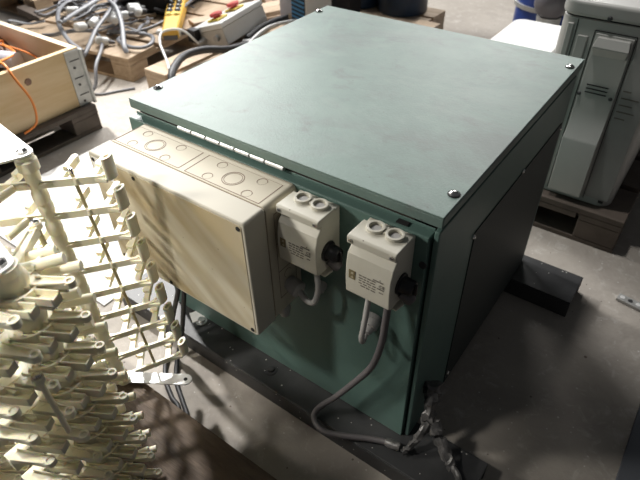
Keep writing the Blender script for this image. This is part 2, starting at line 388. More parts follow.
# ------------------------------------------------------------------ rotary isolator switches
def isolator(x0, zt, label):
    """x0 left edge, zt top; 90 mm wide, 75 mm deep"""
    w = .093; t = thing('isolator_switch', (x0+w/2,-.0125,zt-.137), label, 'switch', 'isolator switches on the green cabinet')
    yb = -.013; zb = zt-.134
    # curved body profile in y,z
    prof = [(yb,zb-.006),(yb-.008,zb-.006),(yb-.010,zb),(-.082,zb+.002),(-.090,zb+.008),(-.092,zb+.045),(-.091,zb+.075),(-.086,zb+.098),(-.074,zb+.110),(-.072,zt-.012),(yb,zt-.004)]
    b = MB().prism([(x0,y,z) for y,z in prof],(w,0,0)); body = b.build('body','iso',t,.003,3,25)
    # top cap with front lip
    cap = MB().prism([(x0-.002,yb-.018,zt-.0155),(x0-.002,-.080,zt-.0155),(x0-.002,-.086,zt-.015),(x0-.002,-.086,zt-.001),(x0-.002,-.082,zt+.002),(x0-.002,yb-.018,zt+.001)],(w+.004,0,0)).build('top_cap','iso',t,.002,3)
    for hx in (.030,.068):
        MB().washer((x0+hx,-.043,zt-.002),(0,0,1),.0170,.0118,.0095,28,.008).build('conduit_hood','iso',cap,.001)
        MB().cyl((x0+hx+.001,-.043,zt+.000),(x0+hx+.001,-.043,zt+.003),.0085,n=18).build('blanking_plug','gland',cap)
    MB().box((x0+.047,-.05,zt+.001),(x0+.051,-.03,zt+.005)).build('rib','iso',cap,.001)
    for sx in (.006, w-.006):
        sc = MB().cyl((x0+sx,-.0855,zt-.007),(x0+sx,-.0875,zt-.007),.0042,n=12).build('cap_screw','chrome_soft',cap)
        MB().box((x0+sx-.003,-.0880,zt-.0076),(x0+sx+.003,-.0870,zt-.0064)).build('screw_slot','black_matte',sc)
    # knob on the right side
    kx = x0+w; kz = zb+.048; ky = -.055
    kb = MB().lathe((kx-.001,ky,kz),(kx+.028,ky,kz),[(0,.021),(.16,.021),(.2,.0165),(.85,.0155),(1,.013)],22).build('rotary_knob','black',t,.0008)
    MB().box((kx+.0275,ky-.003,kz-.012),(kx+.033,ky+.003,kz+.012)).build('grip_bar','black',kb,.001)
    MB().lathe((kx+.004,ky+.004,kz-.022),(kx+.026,ky+.004,kz-.036),[(0,.013),(.8,.012),(1,.008)],16).build('switch_handle','cable',t,.0008)
    # small logo, printing
    lg = MB().box((x0+.008,-.0915,zb+.046),(x0+.021,-.0926,zb+.066)).build('logo','logo',t)
    MB().prism([(x0+.012,-.0926,zb+.058),(x0+.018,-.0926,zb+.058),(x0+.018,-.0926,zb+.063),(x0+.014,-.0926,zb+.063)],(0,-.0003,0)).build('logo_detail','logo2',lg)
    MB().prism([(x0+.012,-.0926,zb+.049),(x0+.018,-.0926,zb+.049),(x0+.016,-.0926,zb+.055)],(0,-.0003,0)).build('logo_detail','logo2',lg)
    b = MB(); rr = random.Random(3)
    for i, z in enumerate((.062,.056,.050,.044,.038)):
        x = .029 + (.004 if i==4 else 0)
        while x < (.060 if i!=2 else .068):
            l = rr.uniform(.004,.010); b.box((x0+x,-.0917,zb+z),(x0+x+l,-.0925,zb+z+.0020)); x += l+.0025
    b.box((x0+.058,-.0918,zb+.0665),(x0+.078,-.0926,zb+.0685))
    b.box((x0+.071,-.0917,zb+.050),(x0+.080,-.0925,zb+.052)); b.box((x0+.071,-.0917,zb+.042),(x0+.079,-.0925,zb+.044))
    b.build('printed_lines','ink',t)
    Mx = Matrix.Translation((x0+.070,-.0926,zb+.055)) @ Matrix.Rotation(PI/2,4,'X')
    text('CE', .0095, Mx, 'ce_mark', 'ink', t)
    # bottom entries
    MB().lathe((x0+.026,-.045,zb+.001),(x0+.026,-.045,zb-.014),[(0,.013),(.7,.012),(1,.008)],16).build('cable_entry','gland',t)
    MB().lathe((x0+.066,-.045,zb+.001),(x0+.066,-.045,zb-.014),[(0,.013),(.7,.012),(1,.009)],16).build('cable_entry','gland',t)
    MB().prism([(x0+.050,-.070,zb-.001),(x0+w+.006,-.074,zb-.001),(x0+w+.010,-.052,zb-.001),(x0+.080,-.030,zb-.001)],(0,0,-.004)).build('bottom_flange','iso',t,.001)
    return t
isolator(.510,.627,'light grey isolator switch box with black side knob, directly beside the cream junction box')
isolator(.668,.629,'light grey isolator switch box with black knob, nearest the front corner of the cabinet')

# cables from the switches
def cable(name, pts, r, m, label, cat='cable', group=None, n=8, flat=1., sub=6):
    return tag(MB().tube(pts, r, n, sub, flat).build(name, m, None, 0, 2, 60, loc=pts[0]), label, cat, group)
cable('power_cable', [(.743,-.058,.49),(.741,-.060,.44),(.736,-.062,.36),(.715,-.060,.27),(.670,-.062,.175),(.625,-.066,.09),(.590,-.075,.035),(.582,-.092,.013),(.601,-.110,.012),(.632,-.115,.012),(.677,-.096,.012),(.729,-.068,.012),(.770,-.052,.014)],
      .0075,'cable','thick grey cable hanging from the second switch box and looping over the front beam', 'cable', None, 10)
tag(MB().lathe((.765,-.053,.014),(.800,-.047,.016),[(0,.009),(.3,.012),(1,.010)],12).build('cable_sleeve','tape',None,0,loc=(.765,-.053,.014)),'short grey sleeve at the lower end of the thick looping cable','cable sleeve')
cable('link_cable', [(.700,-.055,.492),(.700,-.060,.46),(.700,-.070,.41),(.699,-.076,.375),(.697,-.068,.352),(.693,-.052,.356)], .0062,'gland','short pale grey cable from the right-hand switch box to the gland on the cabinet front')
cable('link_cable', [(.575,-.058,.492),(.582,-.062,.46),(.584,-.064,.43),(.574,-.066,.39),(.552,-.064,.382),(.532,-.061,.396)], .0062,'gland','short pale grey cable curving from the left-hand switch box back into the junction box')
G2 = 'dark cables dropping behind the cream rack'
cable('supply_cable', [(.134,-.056,.315),(.134,-.085,.20),(.111,-.110,.095),(.093,-.118,.02),(.086,-.135,-.04),(.105,-.172,-.057),(.150,-.212,-.057),(.205,-.240,-.057),(.262,-.268,-.057),(.33,-.42,-.057)], .0068,'cable_dark','left one of two dark cables dropping from the junction box to the floor','cable',G2)
cable('supply_cable', [(.157,-.056,.315),(.150,-.085,.18),(.140,-.108,.07),(.128,-.120,.00),(.125,-.140,-.045),(.150,-.172,-.057),(.190,-.205,-.057),(.240,-.232,-.057),(.30,-.272,-.057),(.39,-.40,-.057)], .0068,'cable_dark','right one of two dark cables dropping from the junction box to the floor','cable',G2)

# tape-wrapped cable end at the cabinet's front corner
wr = thing('wrapped_cable', (.83,.02,0), 'ragged grey taped cable bundle hanging at the front bottom corner of the green cabinet', 'cable bundle')
def crumple(pts, w, seed, name):
    rr = random.Random(seed); b = MB(); P=[V(p) for p in pts]; rows=[]; n=10
    for i in range(len(P)*4-3):
        k=i/4; j=min(int(k),len(P)-2); c=P[j].lerp(P[j+1],k-j); t=(P[j+1]-P[j]).normalized(); a=t.orthogonal().normalized(); d=t.cross(a)
        ww = w*(1-.35*i/(len(P)*4))
        rows.append([b.bm.verts.new(c+(a*math.cos(2*PI*q/n)+d*math.sin(2*PI*q/n)*.7)*ww*rr.uniform(.6,1.3)+t*rr.uniform(-.005,.005)) for q in range(n)])
    for A,B in zip(rows,rows[1:]):
        for q in range(n): b.bm.faces.new((A[q],A[(q+1)%n],B[(q+1)%n],B[q]))
    b.bm.faces.new(rows[0][::-1]); b.bm.faces.new(rows[-1])
    return b.build(name,'tape',wr,0,2,25)
crumple([(.818,.055,.165),(.826,.040,.13),(.832,.020,.10),(.838,.005,.07)], .020, 1, 'tape_wrapping')
crumple([(.838,.008,.085),(.832,-.022,.055),(.822,-.040,.030),(.812,-.054,.014)], .013, 2, 'cable_tail')
crumple([(.845,.012,.085),(.872,.004,.055),(.900,-.010,.03),(.925,-.022,.018)], .016, 3, 'cable_tail')
MB().tube([(.920,-.020,.018),(.945,-.035,.012),(.955,-.07,.010),(.958,-.10,-.02),(.960,-.16,FL+.01)], .008, 8).build('cable_end','tape',wr)

# ------------------------------------------------------------------ wooden pallets
def pallet(x0, y0, lx, ly, zt, m, label, rot=0, n=5, long='x', mb=None, cols=(0,1,2), gap=.03):
    """zt top height; deck boards run along `long`"""
    t = thing('wooden_pallet', (x0, y0, FL), label, 'pallet')
    R = Matrix.Translation((x0,y0,0)) @ Matrix.Rotation(math.radians(rot),4,'Z')
    hb = .022; tz = zt-FL
    span = ly if long=='x' else lx
    bw = (span-gap*(n-1))/n
    for i in range(n):
        a = i*(bw+gap)
        B = MB().box((0,a,zt-hb),(lx,a+bw,zt),R) if long=='x' else MB().box((a,0,zt-hb),(a+bw,ly,zt),R)
        B.build('deck_board', m, t, .003)
    for i in range(3):      # cross bearers
        if long=='x':
            a = i*(lx-.14)/2; MB().box((a,0,zt-2*hb),(a+.14,ly,zt-hb-.0003),R).build('stringer_board', m, t, .002)
        else:
            a = i*(ly-.14)/2; MB().box((0,a,zt-2*hb),(lx,a+.14,zt-hb-.0003),R).build('stringer_board', m, t, .002)
    zb = FL+.018
    for i in cols:
        for j in range(3):
            ax = i*(lx-.14)/2; ay = j*(ly-.14)/2
            MB().box((ax,ay,zb+.0003),(ax+.14,ay+.14,zt-2*hb-.0003),R).build('block', mb or m, t, .004)
        if long=='x':
            a = i*(ly-.13)/2; MB().box((0,a,FL),(lx,a+.13,zb),R).build('bottom_board', m, t, .002)
        else:
            a = i*(lx-.13)/2; MB().box((a,0,FL),(a+.13,ly,zb),R).build('bottom_board', m, t, .002)
    return t
pallet(-.45,-1.30,1.55,1.003,.08,'pallet_dark','dark brown wooden pallet in the foreground carrying the cream plastic rack',0,5,'x',gap=.006)
pallet(-2.30,-.55,1.065,1.172,.06,'pallet_br','worn grey-brown pallet under the pine collar box',0,5,'y')
pallet(-2.52,.915,1.0,1.25,.07,'pallet','pale pallet heaped with grey hoses behind the pine collar box',8,5,'x')
pallet(-1.385,1.04,.95,1.22,.055,'pallet_x','light pallet carrying the emergency stop box, just behind the green cabinet',0,5,'y')
pallet(-4.05,1.35,1.15,1.3,.08,'pallet','pallet with film-wrapped goods at the far top left corner',0,4,'x')
pallet(-1.10,2.36,.66,.36,.07,'pallet_x','pallet carrying the dark blue drums behind the cabinet',0,2,'x')
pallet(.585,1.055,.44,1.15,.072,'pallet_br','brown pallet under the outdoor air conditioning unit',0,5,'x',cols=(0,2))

# ------------------------------------------------------------------ cream plastic rack
rk = thing('plastic_rack', (.15,-.328,.08), 'tall cream plastic finger rack with stacked eyeletted arms, standing on the foreground pallet', 'rack')
TZ = lambda k: .672-.0735*k
def arm_eye(b, p, q, w, h, eye=.006, hole=.003):
    """flat arm p->q with flared root and a rounded eyelet end"""
    p, q = V(p), V(q); d = (q-p); L = d.length; d.normalize(); u = V((0,0,1)); r = d.cross(u).normalized()
    n = 8; out = []
    out += [p - r*w*.75, p + d*L*.35 - r*w*.5, q - r*eye]
    for i in range(1,n): 
        a = -PI/2+PI*i/n; out.append(q + d*eye*math.cos(a) + r*eye*math.sin(a))
    out += [q + r*eye, p + d*L*.35 + r*w*.5, p + r*w*.75]
    b.prism([o - u*h/2 for o in out], u*h)
    b.washer(q + u*h/2, (0,0,1), eye*1.05, hole*1.2, .0030, 14, .0028)
    for sg in (-1,1):
        b.beam(p+r*sg*w*.62+u*(h/2+.001), q-d*eye*.6+r*sg*eye*.75+u*(h/2+.001), .0026, .0045)
def trough(b, p, q, w, h):
    p, q = V(p), V(q); d=(q-p).normalized(); r=d.cross(V((0,0,1))).normalized()
    b.beam(p-V((0,0,h*.35)), q-V((0,0,h*.35)), w, h*.3)
    b.beam(p+r*(w/2-.0013), q+r*(w/2-.0013), .0026, h); b.beam(p-r*(w/2-.0013), q-r*(w/2-.0013), .0026, h)
    b.beam(q-d*.0026-V((0,0,h*.1)), q-V((0,0,h*.1)), w, h*.8)
def tierA():
    b = MB()
    b.lathe((0,0,-.036),(0,0,.0365),[(0,.0165),(.12,.0172),(.30,.0165),(.36,.0135),(.60,.0130),(.66,.0155),(.88,.0165),(1,.0140)],18)
    b.beam((.012,0,0),(.148,0,0),.0065,.016)
    b.beam((-.012,0,0),(-.105,0,0),.0065,.016)
    b.prism([(.010,-.012,.005),(.040,-.002,.005),(.040,.002,.005),(.010,.012,.005)],(0,0,-.008))
    b.prism([(.150,-.012,.004),(.118,-.002,.004),(.118,.002,.004),(.150,.010,.004)],(0,0,-.008))
    b.prism([(-.010,-.012,.005),(-.040,-.002,.005),(-.040,.002,.005),(-.010,.012,.005)],(0,0,-.008))
    b.washer((.084,0,-.006),(0,0,1),.0062,.004,.013,12)
    for x, L in ((-.060,.052),(.046,.070),(.116,.070)):          # back fingers with a stepped paddle
        b.prism([(x-.008,.002,-.005),(x+.008,.002,-.005),(x+.018,L*.62,-.005),(x+.007,L*.62,-.005)],(0,0,.011))
        b.beam((x+.010,L*.50,.003),(x+.022,L,.006),.014,.016)
        b.beam((x+.005,L*.62,.003),(x+.012,L*.80,.004),.012,.010)
        b.cyl((x+.022,L,-.001),(x+.022,L,.013),.0085,n=12)
    for x in (-.045,):
        b.cyl((x,-.004,0),(x-.03,-.05,.0),.0075,n=12)
    return b.build('arm_tier','cream',rk,.0008)
def eyeA():
    b = MB()   # upright lens-shaped post with a hole through its top
    b.washer((0,0,-.002),(0,0,1),.0150,.0072,.046,26,.018)
    R = Matrix.Translation((.158,.004,0)) @ Matrix.Rotation(math.radians(52),4,'Z') @ Matrix.Diagonal((1,.56,1,1))
    for v in b.bm.verts: v.co = R @ v.co
    b.beam((.140,.0,.004),(.156,.003,.004),.008,.012)
    return b
# build first tier at rk origin (mesh local to rk), then copies
tA = tierA()
tA.data.transform(Matrix.Translation(off(rk)))      # undo the shift: mesh stays around the tier's own hub
eA = eyeA(); eA = eA.build('eye_post','cream',None,.0006); eA.parent = tA
def place_tier(o, k):
    f = k/8; z = TZ(k)
    hub = V((.150+.0*f, -.330+.006*f, z)); end = V((.241-.019*f, -.241+.057*f, z)); a = end-hub
    o.location = hub - off(rk); o.rotation_euler = (0,0,math.atan2(a.y,a.x)); s = a.length/.150
    o.scale = (s,1,1)
place_tier(tA,0)
for k in range(1,9):
    c = tA.copy(); COL.objects.link(c); place_tier(c,k)
    e2 = eA.copy(); COL.objects.link(e2); e2.parent = c
# shaft, rod, straps
b = MB(); b.lathe((.150,-.330,.083),(.150,-.330,.735),[(0,.0165),(.03,.0165),(.031,.008),(.955,.008),(.956,.019),(.985,.019),(.99,.016),(1,.016)],20); b.build('shaft','cream',rk)
MB().lathe((.168,-.326,.087),(.168,-.326,.112),[(0,.0155),(.6,.0165),(.61,.0125),(1,.0125)],20).build('foot_cap','cream',rk,.0008)
b = MB(); 
a0 = V((.194,-.281,.690)); a1 = V((.186,-.244,.084)); b.cyl(a0,a1,.0036,n=10)
b.build('tie_rod','olive_rod',rk)
MB().lathe(a0+V((0,0,-.002)),a0+V((0,0,.008)),[(0,.0055),(.7,.0055),(1,.003)],10).build('rod_screw','chrome',rk)
# bottom strap under the shaft
b = MB()
p = V((.070,-.378,.086)); q = V((.293,-.236,.086)); d=(q-p).normalized(); r=V((d.y,-d.x,0)); w=.0155; out=[p+r*w]
for i in range(9):
    a=PI/2-PI*i/8; out.append(q+d*w*math.cos(a)+r*w*math.sin(a))
out.append(p-r*w); b.prism([o+V((0,0,.001)) for o in out],(0,0,.004)); s1=b.build('bottom_strap','strap',rk,.0006)
MB().cyl(q+V((0,0,.0052)),q+V((0,0,.0056)),.005,n=12).build('strap_hole','black_matte',s1)
# top plate of shaft A: a flat bracket running off to the left
def bracket(tip, e1, e2, z, rad, name):
    tip = V(tip); d1=(V(e1)-tip).normalized(); d2=(V(e2)-tip).normalized()
    n1=V((-d1.y,d1.x,0)); n2=V((d2.y,-d2.x,0))
    if n1.dot(d2)>0: n1=-n1
    if n2.dot(d1)>0: n2=-n2
    out=[V(e1)+n1*rad*.5, tip+n1*rad]
    a1=math.atan2(n1.y,n1.x); a2=math.atan2(n2.y,n2.x)
    while a2-a1>PI: a2-=2*PI
    while a2-a1<-PI: a2+=2*PI
    for i in range(1,8): a=a1+(a2-a1)*i/8; out.append(tip+V((math.cos(a),math.sin(a),0))*rad)
    out += [tip+n2*rad, V(e2)+n2*rad*.5]
    br = MB().prism([V((o.x,o.y,z)) for o in out],(0,0,.004)).build(name,'strap',rk,.0006)
    MB().lathe((tip.x,tip.y,z+.004),(tip.x,tip.y,z+.011),[(0,.010),(.4,.010),(1,.005)],6).build('bracket_bolt','chrome',br)
bracket((.150,-.330,0),(-.12,-.285,0),(.10,-.47,0),.737,.017,'top_bracket')

# second column of the rack, close to the camera: tiers of hooked arms
def tierB(variant):
    b = MB()
    b.lathe((0,0,-.034),(0,0,.034),[(0,.024),(.15,.026),(.5,.022),(.8,.026),(1,.021)],22)
    # curved web walls between hub and arms
    for a0,a1,rr in ((-75,55,.040),(100,190,.042)):
        P=[]; n=10
        for i in range(n+1):
            a=math.radians(a0+(a1-a0)*i/n); P.append((rr*math.cos(a),rr*math.sin(a)))
        for i in range(n,-1,-1):
            a=math.radians(a0+(a1-a0)*i/n); P.append(((rr-.004)*math.cos(a),(rr-.004)*math.sin(a)))
        b.prism([(x,y,-.020) for x,y in P],(0,0,.034))
    b.lathe((0,0,-.012),(0,0,.006),[(0,.036),(1,.038)],22)
    # webs hub->ring
    for a in (-60,-20,30,120,170):
        a=math.radians(a); b.beam((.018*math.cos(a),.018*math.sin(a),-.004),(.040*math.cos(a),.040*math.sin(a),-.004),.005,.026)
    arm_eye(b,(.022,.020,.010),(.068,.050,.014),.013,.009,.0075,.0036)      # E: eyelet arm
    b.beam((.020,.022,-.002),(.060,.046,.002),.004,.012)
    trough(b,(.020,-.004,.004),(.074,.024,.008),.019,.018); b.beam((.026,.002,-.010),(.062,.018,-.006),.005,.018)   # F: blunt arm
    b.cyl((-.030,.022,.004),(.011,.076,.012),.0088,n=12); b.cyl((-.062,.024,.0),(-.022,.080,.006),.0088,n=12); b.cyl((-.040,.052,-.03),(.002,.098,-.024),.0085,n=12); b.beam((-.07,.012,-.004),(-.005,.035,-.004),.012,.024)          # H: round-ended arms
    arm_eye(b,(.018,-.058,.010),(.070,-.034,.010),.015,.010,.0085,.0040)    # G
    trough(b,(.014,-.032,.0),(.066,-.006,.004),.018,.018)
    b.beam((-.01,-.035,-.004),(.030,-.052,.004),.008,.024)
    trough(b,(.0,-.090,.0),(.056,-.062,.004),.019,.018)
    arm_eye(b,(.005,-.120,.008),(.062,-.092,.008),.015,.010,.0085,.0040)
    b.beam((.000,-.030,-.006),(.000,-.130,-.006),.022,.030)
    b.prism([(.0,-.035,-.004),(.034,-.040,-.004),(.028,-.075,-.004),(.0,-.080,-.004)],(0,0,.010))
    b.beam((-.012,-.10,.0),(-.07,-.085,.0),.016,.018)
    b.cyl((-.035,.0,.0),(-.085,.035,.006),.0085,n=12); b.cyl((-.03,-.03,.0),(-.09,-.02,.0),.009,n=12)
    arm_eye(b,(-.035,.022,.006),(-.082,.082,.010),.013,.013,.0075,.0036)
    b.beam((-.012,.03,-.004),(-.040,.080,.0),.006,.020)
    return b
rk2 = thing('plastic_rack', (.392,-.510,.08), 'dense cream plastic finger rack filling the bottom left corner, nearest to the viewer', 'rack')
tb = tierB(0).build('arm_tier','cream',None,.001,2); tb.parent = rk2
def place_b(o,k):
    z = .690-.0735*k
    o.location = V((.392-.0025*k,-.510+.0016*k,z))-off(rk2); o.rotation_euler=(0,0,math.radians(-2+.6*k))
place_b(tb,0)
for k in range(1,9):
    c=tb.copy(); COL.objects.link(c); place_b(c,k)
for k in range(9):  # extra column, mostly out of view, added to shade the front floor
    c=tb.copy(); COL.objects.link(c); z=.690-.0735*k
    c.location=V((.130,-.600,z))-off(rk2); c.rotation_euler=(0,0,math.radians(8))
MB().lathe((.130,-.600,.0805),(.130,-.600,.735),[(0,.03),(.03,.03),(.031,.012),(1,.012)],20).build('shaft','cream',rk2)  # shaft of the added shading column
MB().lathe((.392,-.510,.0805),(.392,-.510,.737),[(0,.03),(.03,.03),(.031,.012),(.955,.012),(.956,.022),(1,.021)],20).build('shaft','cream',rk2)
for (x,y,z) in ((.309,-.417,.712),(.465,-.556,.60)):
    MB().cyl((x,y,z-.5 if z>.7 else .46),(x,y,z),.0042,n=10).build('tie_rod','olive_rod' if z>.7 else 'cream',rk2)
    MB().cyl((x,y,z-.010),(x,y,z+.0005),.0085,n=14).build('rod_boss','cream',rk2)
    MB().lathe((x,y,z),(x,y,z+.007),[(0,.0065),(.7,.0065),(1,.003)],10).build('rod_screw','chrome',rk2)
rk_save = rk; rk = rk2
bracket((.392,-.510,0),(.12,-.455,0),(.43,-.72,0),.737,.017,'top_bracket')
rk = rk_save

# white foam sheet on the floor behind the rack
tag(MB().box((-1.10,-.13,FL),(-.235,.56,FL+.005)).build('foam_sheet','white_sheet',None,.002,loc=None),'smooth white sheet lying on the floor between the collar box and the green cabinet','sheet')

# ------------------------------------------------------------------ pine collar box with its junk
cb = thing('pallet_collar', (-1.78,.1,.062), 'open pine pallet collar box with grey metal corner hinge, on the worn pallet', 'wooden box')
x0,x1,y0,y1,z0,z1 = -2.28,-1.275,-.50,.640,.062,.322
MB().box((x1-.03,y0+.001,z0),(x1,y1,z1)).build('side_board','pine',cb,.002)
MB().box((x0,y1-.03,z0),(x1-.0305,y1,z1)).build('side_board','pine_in',cb,.002)
MB().box((x0,y0+.03,z0),(x0+.03,y1-.0305,z1)).build('side_board','pine_in',cb,.002)
MB().box((x0,y0,z0),(x1-.0305,y0+.03,z1)).build('side_board','pine_in',cb,.002)
hb = MB(); hb.box((x1,y1-.075,z0-.004),(x1+.004,y1+.004,z1-.006)); hb.box((x1-.06,y1,z0-.004),(x1,y1+.004,z1-.006))
hb.cyl((x1+.004,y1+.004,z0-.008),(x1+.004,y1+.004,z1-.010),.009,n=12)
hn = hb.build('corner_hinge','galv',cb,.001)
for z in (.11,.19,.27):
    MB().box((x1+.0038,y1-.060,z),(x1+.0055,y1-.012,z+.004)).build('hinge_slot','black_matte',hn)
    MB().cyl((x1+.0038,y1-.045,z-.03),(x1+.007,y1-.045,z-.03),.006,n=10).build('rivet','steel_black',hn)
MB().lathe((x1,.372,.255),(x1+.003,.372,.255),[(0,.016),(1,.014)],14).build('knot','brown_bit',cb)
for (c,sc,lab) in (((-1.80,.36,.20),(2.2,.9,.55),'pale lilac plastic bag lying in the pine collar box near the front wall'),((-2.05,.50,.17),(1.4,1.0,.6),'crumpled pale plastic bag behind the orange cord in the collar box')):
    b=MB().sphere(c,.085,sc,20)
    for v in b.bm.verts: v.co += V([random.uniform(-.007,.007) for _ in range(3)])
    tag(b.build('plastic_bag','bag',None,0,2,50,loc=c),lab,'bag')
tag(MB().tube([(-2.05,.22,.20),(-1.82,.40,.235),(-1.58,.50,.235)],.040,14).build('plastic_pipe','bag',None,0,loc=(-1.82,.33,.2)),'pale grey plastic pipe lying inside the collar box','pipe')
for i,(c,q,lab) in enumerate((((-1.98,.60,.26),(-1.74,.57,.18),'brown scrap strip standing against the back wall of the collar box'),((-2.02,.55,.25),(-1.82,.585,.20),'short brown scrap stick beside the black part in the collar box'))):
    tag(MB().beam(c,q,.05,.02).build('scrap_strip','brown_bit',None,.004),lab,'scrap')
tag(MB().sphere((-2.10,.575,.245),.034,(1.3,1,.8)).build('rubber_part','black',None,0,loc=None),'small black round part lying in the collar box','cap')
cable('orange_cord',[(-2.10,.62,.20),(-1.95,.63,.22),(-1.80,.56,.25),(-1.62,.52,.26),(-1.50,.40,.29),(-1.40,.33,.33),(-1.30,.315,.345),(-1.245,.31,.30),(-1.215,.33,.20),(-1.205,.31,.11),(-1.24,.26,.069)],.0052,'orange','orange cord hanging over the front wall of the collar box','cord')
cable('orange_cord',[(-2.05,.30,.24),(-1.90,.42,.26),(-1.80,.55,.25),(-1.62,.60,.22),(-1.52,.57,.20)],.0052,'orange','orange cord coiled inside the collar box, crossing the brown scrap','cord')
cable('orange_cord',[(-1.52,.20,.22),(-1.65,.33,.24),(-1.78,.50,.27),(-1.85,.58,.25),(-1.90,.45,.23),(-1.75,.25,.22)],.0052,'orange','orange cord loop lying on the pale bag in the collar box','cord')
tag(MB().beam((-1.60,.60,.10),(-1.40,.58,.20),.006,.012).build('metal_strip','galv',None,0),'thin bright strip leaning on the inner back wall of the collar box','strip')

# ------------------------------------------------------------------ heap on the middle pallet
HG='grey hoses in the heap on the middle pallet'
def pal2(u,v,z): # helper frame of the middle pallet
    return V((-2.52,.915,0))+Matrix.Rotation(math.radians(8),3,'Z')@V((u,v,z))
cable('flat_hose',[(-1.99,.99,.20),(-2.03,1.17,.22),(-2.08,1.35,.23),(-2.12,1.6,.22)],.019,'hose','straight thick grey hose lying on top of the hose heap, running away to the back','hose',None,10,.55)
cable('flat_hose',[(-2.20,1.50,.20),(-2.05,1.36,.24),(-1.90,1.31,.22),(-1.75,1.22,.17),(-1.60,1.10,.12),(-1.56,1.08,.09)],.014,'hose','grey hose bending down over the white plugs to the pallet edge','hose',None,10,.5)
cable('flat_hose',[(-2.02,1.40,.21),(-1.90,1.25,.20),(-1.80,1.08,.17),(-1.72,.96,.13),(-1.70,.90,.10),(-1.76,.88,.10)],.013,'hose','grey hose curling over the near corner of the heap beside the collar box','hose',None,10,.6)
cable('flat_hose',[(-1.69,.90,.13),(-1.84,.93,.14),(-2.02,1.00,.16),(-2.16,1.08,.17),(-2.28,1.18,.18),(-2.35,1.30,.18),(-2.28,1.42,.17)],.013,'hose','wide grey hose arc around the left end of the heap','hose',None,10,.6)
cable('flat_hose',[(-1.90,1.22,.10),(-1.77,1.28,.10),(-1.63,1.31,.10),(-1.545,1.25,.10),(-1.53,1.18,.095),(-1.60,1.14,.093),(-1.69,1.15,.093),(-1.76,1.18,.093),(-1.78,1.23,.093)],.012,'hose','thin grey hose loop lying flat on the pale board right of the plugs','hose',None,8,.8)
cable('flat_hose',[(-1.95,1.17,.10),(-1.84,1.12,.09),(-1.72,1.03,.09),(-1.62,.91,.06),(-1.58,.85,-.02),(-1.60,.80,-.05),(-1.66,.80,FL+.011)],.010,'hose','thin grey hose hanging off the front of the hose pallet to the floor','hose')
cable('flat_hose',[(-1.66,.80,FL+.007),(-1.55,.84,FL+.007),(-1.50,.92,FL+.007),(-1.45,1.0,FL+.007)],.006,'hose','thin pale hose end lying on the floor in front of the hose pallet','hose')
cable('flat_hose',[(-1.86,1.22,.10),(-1.74,1.35,.10),(-1.72,1.55,.12),(-1.80,1.80,.14),(-1.9,2.0,.14)],.010,'hose','thin grey hose running back between the plugs and the yellow remote','hose')
rr=random.Random(11)
for i in range(44):
    u0,v0=rr.uniform(.12,.72),rr.uniform(.1,.95); a=rr.uniform(0,2*PI); z=rr.uniform(.085,.16); pts=[]; p=V((u0,v0,z)); 
    for j in range(5):
        pts.append(pal2(min(max(p.x,.03),.84),min(max(p.y,.03),1.2),max(p.z,.085))); a+=rr.uniform(-.9,.9); p=p+V((math.cos(a),math.sin(a),0))*.10+V((0,0,rr.uniform(-.03,.03)))
    cable('flat_hose',pts,rr.choice((.006,.008,.011)),rr.choice(('hose','hose_d','hose_d')),'length of grey hose tangled in the heap on the middle pallet','hose',HG,8,rr.choice((.6,1.)),4)
for i in range(18):
    u0,v0=rr.uniform(.15,.65),rr.uniform(.25,1.05); a=rr.uniform(0,2*PI); c=pal2(u0,v0,rr.uniform(.08,.13)); 
    d=V((math.cos(a),math.sin(a),rr.uniform(-.2,.2)))*rr.uniform(.05,.10)
    tag(MB().beam(c-d,c+d,.035,.012).build('wood_offcut','pallet' if i%2 else 'hose_d',None,.002),'small flat offcut buried under the hoses on the middle pallet','offcut','offcuts under the hoses')
PG='white plugs lying on the middle pallet'
plugs=[(-1.93,1.07),(-1.93,1.16),(-1.80,1.10),(-1.98,1.33),(-1.93,1.28),(-1.88,1.33),(-1.86,1.27),(-1.95,1.47),(-1.86,1.43),(-1.90,1.44),(-2.22,1.22),(-1.60,1.38),(-1.55,1.42)]
def plug():
    t = thing('cable_plug',(0,0,0),'white oval plug lying among the grey hoses','plug',PG)
    MB().lathe((-.032,0,0),(.032,0,0),[(0,.012),(.12,.020),(.85,.021),(1,.015)],14).build('plug_body','white',t)
    MB().lathe((.0325,0,0),(.06,0,0),[(0,.011),(1,.008)],12).build('plug_collar','hose_d',t)
    return t
plabs=['white plug nearest the corner of the collar box','white plug at the left end of the front plug pair','white plug on the bare wood below the grey hose bend','white plug, rear one left of the hose bend','white plug in the middle of the heap under the hose bend','white plug right of the hose bend, upper of two','white plug right of the hose bend, lower of two','white plug beside the black case, farthest back','white plug beside the black case, nearest the loop hose','white plug beside the black case, between two others','white plug end at the left side of the hose heap','white plug in front of the yellow remote, left of the cable junction','white plug in front of the yellow remote, touching the stop box wires']
p0=plug(); ch=list(p0.children)
for i,(x,y) in enumerate(plugs):
    if i==0: o=p0
    else:
        o=p0.copy(); COL.objects.link(o)
        for c in ch: c2=c.copy(); COL.objects.link(c2); c2.parent=o
    o.location=(x,y,.165 if i not in(2,11,12) else .10); o.scale=(1.15,1.15,1.15); o.rotation_euler=(rr.uniform(-.3,.3),rr.uniform(-.25,.25),rr.uniform(.6,2.4)); o['label']=plabs[i]

